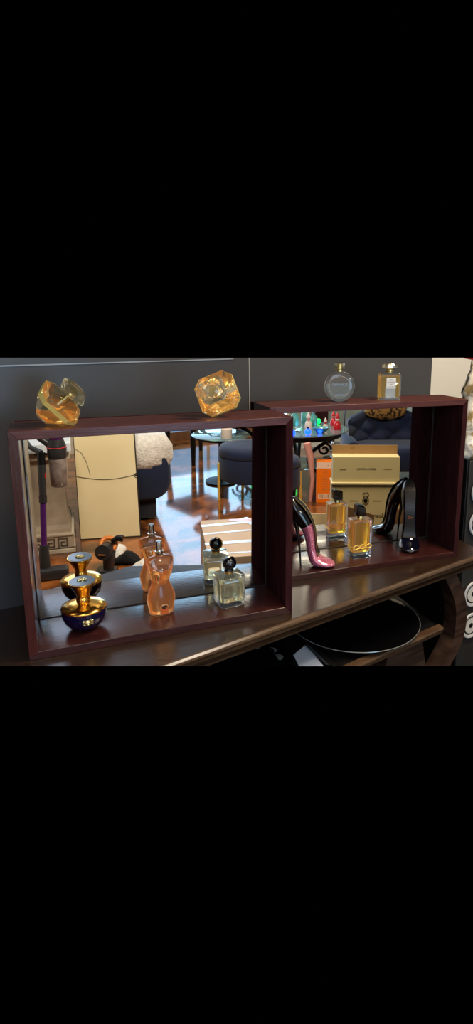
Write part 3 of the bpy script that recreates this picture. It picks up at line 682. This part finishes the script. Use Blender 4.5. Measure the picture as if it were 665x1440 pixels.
# handheld device on the floor
hv = thing('handheld_vacuum', 'small grey handheld vacuum with orange collar standing on the marble floor', 'vacuum cleaner', (.135, -.66, FZ), .35)
MB().box((-.01, 0, .012), (.10, .07, .024), bevel=.008).build('foot', 'vac_grey', hv)
MB().tube([(0, 0, .02), (.004, 0, .07), (.008, .004, .12)], [.026, .030, .034], 16).build('body', 'vac_grey', hv, smooth=True, angle=60)
MB().tube([(-.005, -.02, .125), (-.008, .055, .135)], [.038, .040], 20).build('motor', 'vac_grey', hv, smooth=True, angle=50)
MB().torus((.0, -.02, .15), .036, .012, (.2, .5, .6), 28, 10).build('collar', 'orange_plastic', hv, smooth=True)
MB().tube([(.02, -.02, .165), (.05, -.02, .185), (.075, -.02, .183)], [.014, .016, .019], 12).build('grip', 'black_satin', hv, smooth=True, angle=60)
MB().box((-.008, .062, .128), (.035, .006, .008)).build('vent', 'chrome', hv)

# slippers
def slipper(loc, rz, m, label, s=1, noise_seed=0):
    mb = MB(); rings = []
    for i in range(13):
        t = i/12; x = (-.06+.12*t)*s; w_ = (.018+.022*sin(pi*min(1, t*1.02))**.5)*s; h = (.012+.045*sin(pi*t)**.8*(1 if t > .35 else .75))*s
        ring = []
        for k in range(20):
            a = 2*pi*k/20; n_ = .005*noise.noise(Vector((x*60+noise_seed, cos(a)*3, sin(a)*3)))
            ring.append((x, (w_+n_)*cos(a), max(.0005, h*.5+(h*.5+n_)*sin(a))))
        rings.append(ring)
    o = mb.loft(rings).build('slipper', m, smooth=True, angle=180, loc=loc); o.rotation_euler = (0, 0, rz); return tag(o, label, 'slipper', 'fluffy slippers on the floor')
slipper((.20, -.885, FZ), 1.9, 'fur', 'white fluffy slipper on the marble floor behind the black one', 1.0, 1)
slipper((.235, -.755, FZ), .3, 'fur_black', 'black fluffy slipper lying between the two white ones', 1.15, 5)
slipper((.31, -.640, FZ), .6, 'fur', 'white fluffy slipper on the marble floor nearest the torso bottle', 1.1, 9)

# back of a picture leaning against the chaise
pb = thing('framed_picture', 'back of a large framed picture with cream backing paper and hanging wire', 'picture', (.17, -1.12, FZ))
lean = Vector((.0, -.17, .74)); A0 = Vector((.003, -1.144, FZ))-Vector((.17, -1.12, FZ)); B0 = Vector((.345, -1.098, FZ))-Vector((.17, -1.12, FZ))
wv = (B0-A0); nrm = Vector((-wv.y, wv.x, 0)).normalized()*.001
MB().prism([A0, B0, B0+lean, A0+lean], -nrm*22).build('frame', 'backing_edge', pb)
MB().prism([A0+wv*.012+lean*.012+nrm, B0-wv*.02+lean*.012+nrm, B0-wv*.02+lean*.99+nrm, A0+wv*.012+lean*.99+nrm], nrm*1.5).build('backing_paper', 'backing', pb)
pw = MB(); s_ = [A0+wv*(.02+.96*k/16)+lean*(.492-.03*sin(pi*k/16))+nrm*6 for k in range(17)]; pw.tube(s_, .0016, 6).build('hanging_wire', 'wire', pb)
MB().torus(s_[-1], .007, .002, (0, 1, 0), 16, 6).torus(s_[-1]+Vector((0, 0, -.013)), .007, .002, (0, 1, 0), 16, 6).build('hook', 'iron', pb, smooth=True)
MB().tube([A0+wv*.03+lean*.70+nrm*5, A0+wv*.12+lean*.67+nrm*6, A0+wv*.19+lean*.60+nrm*6, A0+wv*.235+lean*.50+nrm*5], .0012, 6).build('loose_thread', 'wire', pb)

# chaise with fur throw
ch = thing('chaise_longue', 'navy velvet chaise longue with rolled arm behind the leaning picture', 'chaise', (.36, -1.60, FZ))
def sbox(x0, x1, y0, y1, z0, z1): return ((x0+x1)/2-.36, (y0+y1)/2+1.60, (z0+z1)/2-FZ), (x1-x0, y1-y0, z1-z0)
c0, s0 = sbox(.10, .47, -2.3, -1.36, -.735, -.60); MB().box(c0, s0, bevel=.01).build('base', 'dark_velvet', ch)
c0, s0 = sbox(.05, .50, -2.35, -1.32, -.60, -.34); MB().box(c0, s0, bevel=.05).build('seat', 'navy_velvet', ch, smooth=True, angle=60)
mb = MB(); rings = []
for y0, g in ((-1.305, .9), (-1.325, 1), (-2.1, 1), (-2.12, .9)):
    rings.append([(.32-.36+a*g, y0+1.60, -.43-FZ+b*g) for a, b in rounded_rect(.24, .17, .12, 6)])
mb.loft(rings).build('rolled_arm', 'navy_velvet', ch, smooth=True, angle=60)
for x0, y0 in ((.14, -1.42), (.44, -1.42), (.14, -2.24), (.44, -2.24)): MB().box((x0-.36, y0+1.60, .008), (.04, .04, .016)).build('foot', 'gold_soft', ch)
mb = MB(); rings = []; fr_ = rounded_rect(.252, .115, .09, 9)
for i in range(34):
    y0 = -1.292-.80*i/33; g = .35 if i == 0 else 1; yy = y0 if i else -1.284
    rings.append([(.32-.36+a*g+.010*noise.noise(Vector((y0*22, a*22, b*22))), yy+1.60+.004*noise.noise(Vector((a*40, b*40, 3))), -.30-FZ+b*g+.014*noise.noise(Vector((y0*16, a*18, b*18+7)))) for a, b in fr_])
o = mb.loft(rings).build('fur_throw', 'fur', smooth=True, angle=180, loc=(.36, -1.60, FZ)); tag(o, 'white fur throw draped over the navy rolled arm', 'throw')

# dark dining chair by the window
dc = thing('dining_chair', 'black wooden dining chair standing on the glossy floor before the bright window', 'chair', (1.015, -2.82, FZ), 1.1)
for sx, sy in ((-1, -1), (1, -1), (-1, 1), (1, 1)): MB().tube([(sx*.19, sy*.19, 0), (sx*.175, sy*.175, .42)], [.018, .030], 8).build('leg', 'black_wood', dc)
MB().box((0, 0, .44), (.42, .42, .05), bevel=.012).build('seat', 'black_wood', dc)
mb = MB().box((-.18, -.2, .68), (.035, .03, .44)).box((.18, -.2, .68), (.035, .03, .44)).box((0, -.2, .86), (.38, .03, .10)).box((0, -.2, .62), (.36, .02, .05)); mb.build('backrest', 'black_wood', dc, bevel=.004)

# round glass table
gt = thing('glass_table', 'large round glass table on scrolled black iron legs, crowded with ornaments', 'table', (1.48, -2.17, FZ))
MB().lathe([(.43, .500), (.435, .505), (.43, .512)], 72).build('glass_top', 'glass_table', gt, smooth=True, angle=40)
MB().torus((0, 0, .486), .37, .013, seg=64).build('apron_ring', 'iron', gt, smooth=True)
mb = MB()
for k in range(48):
    a = 2*pi*k/48; pass
mb.lathe([(.366, .452), (.372, .452), (.372, .478), (.366, .478)], 48, cap=False).build('apron_band', 'iron', gt)
for k in range(4):
    a = .35+pi/2*k; pts = []
    for t in range(25):
        u = t/24; rr = .35-.26*sin(pi*u)**1.2; pts.append((rr*cos(a), rr*sin(a), .455*(1-u)+.012))
    mb = MB().tube(pts, .016, 8)
    for cz, R_, sg in ((.33, .06, 1), (.14, .07, 1)):
        pts = []
        for t in range(24):
            an = 2*pi*1.5*t/24; r2 = R_*(1-t/30); pts.append(((.23+r2*cos(an))*cos(a), (.23+r2*cos(an))*sin(a), cz+r2*sin(an)))
        mb.tube(pts, .010, 8)
    mb.build('leg', 'iron', gt, smooth=True, angle=60)
MB().lathe([(.25, .205), (.252, .209), (.25, .213)], 56).build('lower_glass', 'glass_table', gt, smooth=True, angle=40)
TZ = FZ+.5122
st = thing('side_table', 'small round glass side table with a black iron rim behind the navy ottoman', 'table', (1.05, -2.05, FZ))
# sits lower than the large table top
MB().lathe([(.215, .372), (.22, .376), (.215, .380)], 56).build('glass_top', 'glass_table', st, smooth=True, angle=40)
MB().torus((0, 0, .362), .19, .010, seg=48).build('rim', 'iron', st, smooth=True)
MB().lathe([(.12, 0), (.12, .012), (.03, .03), (.018, .08), (.018, .32), (.06, .368)], 28).build('column', 'iron', st, smooth=True, angle=50)
cd = thing('candle_jar', 'white candle in a short glass jar on the small glass side table', 'candle', (1.06, -1.90, FZ+.3802))
MB().lathe([(.040, 0), (.042, .004), (.042, .075), (.038, .075), (.038, .060), (.001, .060)], 28).build('jar', 'candle', cd, smooth=True, angle=50)
MB().tube([(0, 0, .058), (0, 0, .070)], .0015, 6).build('wick', 'ink', cd)
# ornaments on the glass table
def ornament(kind, x, y, s, m1, m2, label, z=TZ):
    r = ornament_(kind, x, y, s, m1, m2, label, z)
    r['group'] = {'bottle': 'small bottles on the glass table', 'santa': 'figurines on the glass table', 'bulb': 'coloured glowing bulbs', 'dish': 'dishes on the glass table'}[kind]; return r
def ornament_(kind, x, y, s, m1, m2, label, z=TZ):
    if kind == 'bottle':
        r = thing('glass_bottle', label, 'bottle', (x, y, z)); MB().lathe([(.028*s, 0), (.030*s, .005*s), (.030*s, .07*s), (.012*s, .085*s), (.011*s, .10*s)], 20).build('body', m1, r, smooth=True, angle=50); MB().lathe([(.013*s, .10*s), (.013*s, .12*s), (.001, .122*s)], 16).build('cap', m2, r, smooth=True, angle=50)
    elif kind == 'santa':
        r = thing('santa_figurine', label, 'figurine', (x, y, z)); MB().lathe([(.032*s, 0), (.034*s, .01*s), (.028*s, .05*s), (.016*s, .07*s)], 18).build('body', m1, r, smooth=True, angle=60); MB().ball((0, 0, .085*s), .018*s, 1, 1, 1, 14, 10).build('head', m2, r, smooth=True)
        MB().lathe([(.020*s, .093*s), (.021*s, .098*s), (.012*s, .12*s), (.002*s, .145*s)], 16).build('hat', m1, r, smooth=True, angle=60)
    elif kind == 'bulb':
        r = thing('light_bulb', label, 'light', (x, y, z)); MB().ball((0, 0, .02*s), .02*s, 1, 1, 1.0, 14, 10).build('globe', m1, r, smooth=True); MB().lathe([(.007*s, .038*s), (.007*s, .05*s), (.001, .051*s)], 10).build('socket', 'iron', r, smooth=True, angle=40)
    elif kind == 'dish':
        r = thing('glass_dish', label, 'dish', (x, y, z)); MB().lathe([(.03*s, 0), (.055*s, .02*s), (.07*s, .045*s), (.066*s, .045*s), (.05*s, .023*s), (.001, .006)], 24).build('bowl', m1, r, smooth=True, angle=60)
    return r
ornament('bulb', 1.33, -1.78, 1.3, 'blue_bulb', None, 'glowing blue bulb near the front rim of the glass table, left one')
ornament('bulb', 1.47, -1.82, 1.3, 'blue_bulb', None, 'glowing blue bulb near the front rim of the glass table, right one')
ornament('bulb', 1.28, -2.18, 1.5, 'green_bulb', None, 'glowing green bulb at the back left of the glass table')
ornament('bulb', 1.72, -2.36, 1.3, 'green_bulb', None, 'glowing green bulb at the back right of the glass table')
ornament('santa', 1.56, -2.12, 1.0, 'candle', 'pink_paper', 'white and pink figurine in the middle of the glass table')
ornament('santa', 1.79, -2.04, 1.0, 'red', 'candle', 'red and white figurine at the right rim of the glass table')
ornament('santa', 1.83, -2.26, .9, 'red', 'pink_paper', 'red figurine standing behind the red and white one')
ornament('bottle', 1.40, -2.14, 1.0, 'glass_thin', 'gold_soft', 'small clear bottle with gold top beside the green bulb')
ornament('bottle', 1.50, -2.34, 1.2, 'teal_glass', 'silver', 'teal glass bottle at the back of the glass table')
ornament('bottle', 1.66, -2.30, 1.1, 'teal_glass', 'silver', 'teal glass bottle beside the pink figurine')
ornament('dish', 1.60, -1.90, 1.0, 'teal_glass', None, 'small teal glass dish on the glass table')
for (x, y, lb_) in ((1.28, -1.93, 'glowing green bulb on the floor under the glass table, behind the ottoman'), (1.42, -2.03, 'glowing green bulb on the floor under the glass table, left of the orange carton')):
    ornament('bulb', x, y, 1.1, 'green_bulb', None, lb_, FZ)
ornament('bottle', 1.22, -2.00, .9, 'glass_thin', 'silver', 'small clear bottle at the left rim of the glass table')
ornament('bottle', 1.62, -2.42, 1.3, 'teal_glass', 'gold_soft', 'tall teal glass bottle at the very back of the glass table')
ornament('bottle', 1.35, -2.42, 1.2, 'glass_thin', 'red', 'clear bottle with red cap at the back of the glass table')
ornament('dish', 1.42, -2.00, .8, 'glass_thin', None, 'small clear glass dish between the blue bulbs')
ornament('santa', 1.68, -2.02, .75, 'candle', 'red', 'small white figurine with red head near the right rim')
ornament('bulb', 1.58, -1.85, .9, 'blue_bulb', None, 'small glowing blue bulb right of the teal dish')
# ottoman
ot = thing('ottoman', 'round navy velvet ottoman on slim gold legs', 'ottoman', (1.145, -1.62, FZ))
MB().lathe([(.18, .15), (.20, .16), (.203, .18), (.203, .315), (.198, .325)], 48).build('drum', 'navy_velvet', ot, smooth=True, angle=60)
MB().lathe([(.198, .325), (.206, .33), (.207, .365), (.195, .385), (.12, .395), (.001, .397)], 48).build('cushion', 'navy_velvet', ot, smooth=True, angle=60)
for k in range(4):
    a = math.radians(95+90*k); MB().tube([(.207*cos(a), .207*sin(a), .27), (.207*cos(a), .207*sin(a), .0)], .010, 10).build('leg', 'gold_wire', ot, smooth=True, angle=50)

# taped shipping carton
sb = thing('shipping_carton', 'closed shipping carton with strips of shiny packing tape on the floor', 'box', (.76, -.24, FZ), .12)
MB().box((0, 0, .15), (.42, .46, .30), bevel=.003).build('carton', 'box_top', sb)
mb = MB()
for yy, wd in ((.19, .014), (.07, .032), (-.06, .018), (-.17, .028)): mb.box((0, yy, .3008), (.424, wd, .0015), (0, 0, .3*yy-.05))
mb.box((.1, -.05, .3016), (.05, .40, .0015), (0, 0, -.5)); mb.build('packing_tape', 'tape', sb)
MB().box((-.02, .2306, .14), (.40, .0015, .06)).box((.06, -.19, .302), (.26, .025, .0012), (0, 0, .12)).build('printed_tape', 'tape_red', sb)
mb = MB(); mb.box((-.2106, .0, .16), (.0015, .10, .14)); mb.build('label_patch', 'orange_plastic', sb)

# open kraft carton with cream gift box in it
kc = thing('open_carton', 'open kraft cardboard carton with flaps up, holding the cream gift box', 'box', (1.20, .06, FZ), .25)
mb = MB(); Wc, Dc, Hc = .25, .14, .40
for c, s in (((0, Dc, Hc/2), (Wc*2, .005, Hc)), ((0, -Dc, Hc/2), (Wc*2, .005, Hc)), ((Wc, 0, Hc/2), (.005, Dc*2, Hc)), ((-Wc, 0, Hc/2), (.005, Dc*2, Hc)), ((0, 0, .0025), (Wc*2, Dc*2, .005))): mb.box(c, s)
mb.build('carton', 'cardboard_light', kc)
MB().prism([(-.115, Dc+.003, Hc-.004), (.04, Dc+.003, Hc-.004), (.045, Dc+.012, Hc+.085), (-.085, Dc+.02, Hc+.13)], (0, .003, 0)).build('flap', 'cardboard', kc)
MB().prism([(.075, Dc+.003, Hc-.004), (.22, Dc+.003, Hc-.004), (.22, Dc+.012, Hc+.11), (.11, Dc+.02, Hc+.12)], (0, .003, 0)).build('flap', 'cardboard', kc)
MB().prism([(-Wc, -Dc, Hc), (-Wc, Dc, Hc), (-Wc-.07, Dc, Hc-.02), (-Wc-.07, -Dc, Hc-.02)], (0, 0, .003)).build('flap', 'cardboard_light', kc)
gb = thing('gift_box', 'cream gift box with raised lid, dark crest and small lettering in the kraft carton', 'box', (1.21, .075, FZ+.0052), .25)
H0 = .765
MB().box((.0, 0, .30), (.325, .10, .60), bevel=.002).build('box_body', 'cream', gb)
MB().box((.0, .002, .665), (.315, .085, .135), bevel=.002).box((.0, .003, .606), (.33, .106, .008)).build('lid', 'cream', gb)
MB().box((.0, -.035, .70), (.313, .004, .15)).box((-.06, -.0325, .765), (.02, .002, .004)).build('tan_liner', 'cream_lid_in', gb)
mb = MB(); Ry = Euler((pi/2, 0, pi)).to_matrix().to_4x4()
mb.text('XOTS & NOTNIN', .0115, Matrix.Translation((.0, .0452, .675)) @ Ry, .0002)
mb.box((.10, .0450, .675), (.04, .0006, .001)).box((-.11, .0450, .672), (.03, .0006, .001))
mb.text('Scent & Fous', .026, Matrix.Translation((.02, .0508, .448)) @ Ry, .0002)
mb.box((.055, .0508, .522), (.04, .0006, .001)).box((-.055, .0508, .522), (.04, .0006, .001))
mb.build('lettering', 'ink', gb)
mb = MB(); cc = Vector((0, .0510, .522))
mb.ball(cc, .0095, 1, .15, 1)
for sx in (-1, 1):
    pts = [cc+Vector((sx*.012*cos(t)+sx*.003, 0, .016*sin(t))) for t in [k*pi/8-pi/2 for k in range(9)]]; mb.tube(pts, .0011, 5)
    pts = [cc+Vector((sx*(.004+.010*sin(t)), 0, .020+.010*(1-cos(t)))) for t in [k*pi/8 for k in range(9)]]; mb.tube(pts, .0011, 5)
mb.tube([cc+Vector((0, 0, .018)), cc+Vector((0, 0, .042))], .0012, 5); mb.tube([cc+Vector((0, 0, -.012)), cc+Vector((0, 0, -.026))], .0014, 5)
mb.build('crest', 'iron', gb)

# orange carton
oc = thing('orange_carton', 'tall orange carton with peach top band and barcode standing on the floor', 'box', (1.60, -1.66, FZ), .28)
MB().box((0, 0, .165), (.20, .10, .33), bevel=.002).build('carton', 'orange_box', oc)
MB().box((0, .0506, .302), (.198, .001, .05)).build('top_band', 'peach_band', oc)
MB().box((-.0, .0506, .052), (.17, .001, .044)).build('barcode_panel', 'peach_band', oc)
mb = MB(); x = -.075
while x < .075:
    w_ = random.choice((.002, .004, .006)); mb.box((x, .0514, .052), (w_, .0006, .032)); x += w_+random.choice((.003, .005))
for k in range(12): mb.box((-.035+.01*random.random(), .0514, .26-.014*k), (.06-.03*random.random(), .0006, .0022))
mb.box((.065, .0514, .262), (.02, .0006, .014)); mb.box((.02, .0514, .300), (.006, .0006, .008)); mb.box((-.01, .0514, .300), (.009, .0006, .008))
mb.build('print', 'cardboard', oc)
o = MB().tube([(0, 0, 0), (.015, .01, .18), (.0, .0, .36), (-.03, 0, .47)], [.016, .018, .026, .03], 10).build('tissue_roll', 'pink_paper', loc=(1.455, -1.69, FZ), smooth=True); tag(o, 'roll of pink tissue paper standing behind the orange carton', 'paper')

# tufted armchair with leopard cushion
ac = thing('armchair', 'navy velvet armchair with deep buttoned back, behind the gift box', 'armchair', (2.50, -2.65, FZ), .2)
mb = MB(); nx, nz = 56, 40; Wa, Ha = .80, .36
def tuft(u, vv):
    a = u*7*pi; b = vv*3.4*pi
    return .045*abs(cos((a+b)/2)*cos((a-b)/2))**.6
front = []
for jz in range(nz+1):
    row = []
    for ix in range(nx+1):
        u = ix/nx; vv = jz/nz; x = (u-.5)*Wa; zt = .24+vv*(Ha-.10*(abs(u-.5)*2)**2)
        row.append(mb.bm.verts.new((x, .10+tuft(u, vv)-.22*(vv)*.45+.16*(abs(u-.5)*2)**3, zt)))
    front.append(row)
back = [[mb.bm.verts.new(v_.co+Vector((0, -.11, 0))) for v_ in row] for row in front]
for jz in range(nz):
    for ix in range(nx):
        mb.bm.faces.new((front[jz][ix], front[jz][ix+1], front[jz+1][ix+1], front[jz+1][ix]))
        mb.bm.faces.new((back[jz][ix], back[jz+1][ix], back[jz+1][ix+1], back[jz][ix+1]))
for ix in range(nx):
    mb.bm.faces.new((front[nz][ix], front[nz][ix+1], back[nz][ix+1], back[nz][ix])); mb.bm.faces.new((front[0][ix], back[0][ix], back[0][ix+1], front[0][ix+1]))
for jz in range(nz):
    mb.bm.faces.new((front[jz][0], front[jz+1][0], back[jz+1][0], back[jz][0])); mb.bm.faces.new((front[jz][nx], back[jz][nx], back[jz+1][nx], front[jz+1][nx]))
mb.build('backrest', 'navy_velvet', ac, smooth=True, angle=70)
MB().box((0, .34, .20), (.74, .52, .22), bevel=.05).build('seat', 'navy_velvet', ac, smooth=True, angle=60)
for sx in (-1, 1): MB().box((sx*.40, .28, .24), (.10, .56, .26), bevel=.045).build('armrest', 'navy_velvet', ac, smooth=True, angle=60)
for sx, sy in ((-1, .06), (1, .06), (-1, .54), (1, .54)): MB().tube([(sx*.34, sy, 0), (sx*.34, sy, .10)], [.012, .02], 10).build('leg', 'gold_soft', ac)
cu = MB(); rr_loft(cu, [(.08, .03, .03, 0), (.19, .05, .04, .05), (.21, .06, .05, .12), (.17, .045, .04, .18), (.08, .02, .02, .20)], 5)
o = cu.build('cushion', 'leopard', smooth=True, angle=180, loc=(2.46, -2.60, FZ+.50)); o.rotation_euler = (-.15, 0, .2); tag(o, 'leopard print cushion on top of the navy buttoned backrest', 'cushion')

# tiered silver stand, pole, curtain
o = MB().lathe([(.10, 0), (.11, .01), (.03, .02), (.03, .06), (.09, .07), (.09, .085), (.028, .09), (.028, .14), (.075, .15), (.075, .16), (.02, .17), (.02, .24), (.055, .25), (.001, .26)], 32).build('tiered_stand', 'silver', loc=(2.18, -3.30, FZ), smooth=True, angle=30); tag(o, 'silver tiered stand on the floor beyond the glass table', 'stand')
pl_ = thing('lamp_stand', 'slim silver floor stand beside the tiered silver stand', 'stand', (2.36, -3.45, FZ))
MB().tube([(0, 0, .02), (0, 0, 1.3)], .013, 12).build('pole', 'silver', pl_, smooth=True, angle=50)
MB().lathe([(.12, 0), (.12, .012), (.02, .02)], 32).build('base', 'silver', pl_, smooth=True, angle=50)
mb = MB(); rings = []
for h in (FZ+.25, 1.4):
    r1 = [FP(1.62+.20*k/20, h, .05+.018*sin(k*1.6)) for k in range(21)]; rings.append(r1+[p-fn*.012 for p in r1[::-1]])
o = mb.loft(rings).build('curtain', 'curtain', smooth=True, angle=60); tag(o, 'dark red curtain hanging on the far wall near the corner', 'curtain')

# ------------------------------------------------------------------ lights
def area(name, loc, target, size, energy, color, sy=None):
    l = bpy.data.lights.new(name, 'AREA'); l.energy = energy; l.color = color; l.size = size
    if sy: l.shape = 'RECTANGLE'; l.size_y = sy
    o = bpy.data.objects.new(name, l); COL.objects.link(o); o.location = loc
    o.rotation_euler = (Vector(target)-Vector(loc)).to_track_quat('-Z', 'Y').to_euler(); return o
c = FP(.5, .45, .08); area('window_daylight', c, c+fn, 1.5, 30, (.42, .72, 1), 1.7)
area('cool_front_fill', (-.5, -1.1, 1.25), (.4, 1.1, .3), 1.1, 15, (.62, .76, 1))  # added cool fill that brightens the box fronts, no window here
area('ceiling_lamp', (1.12, .72, 1.55), (.5, 1.1, .2), .3, 24, (1, .76, .50))
area('warm_room_fill', (1.0, .3, 1.45), (.9, -2.2, -.4), .4, 40, (1, .88, .72))  # added warm fill for reflected things facing the mirrors
area('ceiling_lamp_far', (1.6, -2.4, 1.5), (1.6, -2.4, 0), .5, 30, (1, .84, .62))
area('warm_left_fill', (-.1, .3, 1.3), (-.05, -2.0, -.6), .35, 20, (1, .88, .70))  # added fill aimed away from the boxes to light pedestal and picture
area('wall_lamp_right', (2.1, 1.0, 1.2), (1.6, 1.95, .35), .25, 7, (1, .86, .66))

# ------------------------------------------------------------------ camera
cam = bpy.data.cameras.new('camera'); co = bpy.data.objects.new('camera', cam); COL.objects.link(co)
cam.sensor_fit = 'VERTICAL'; cam.sensor_height = 36; cam.sensor_width = 36*665/1440
cam.lens = 829.33/1440*36
cam.shift_x = (332.5-404.82)/1440; cam.shift_y = -(720-646.74)/1440
cam.clip_start = .02
yaw, pit, roll = .3833, .2158, .0045
fw = Vector((sin(yaw)*cos(pit), cos(yaw)*cos(pit), -sin(pit))); rt = Vector((cos(yaw), -sin(yaw), 0)); up = rt.cross(fw)
R_ = cos(roll)*rt+sin(roll)*up; U_ = -sin(roll)*rt+cos(roll)*up
co.matrix_world = Matrix(((R_.x, U_.x, -fw.x, 0), (R_.y, U_.y, -fw.y, 0), (R_.z, U_.z, -fw.z, .558), (0, 0, 0, 1)))
SC.camera = co
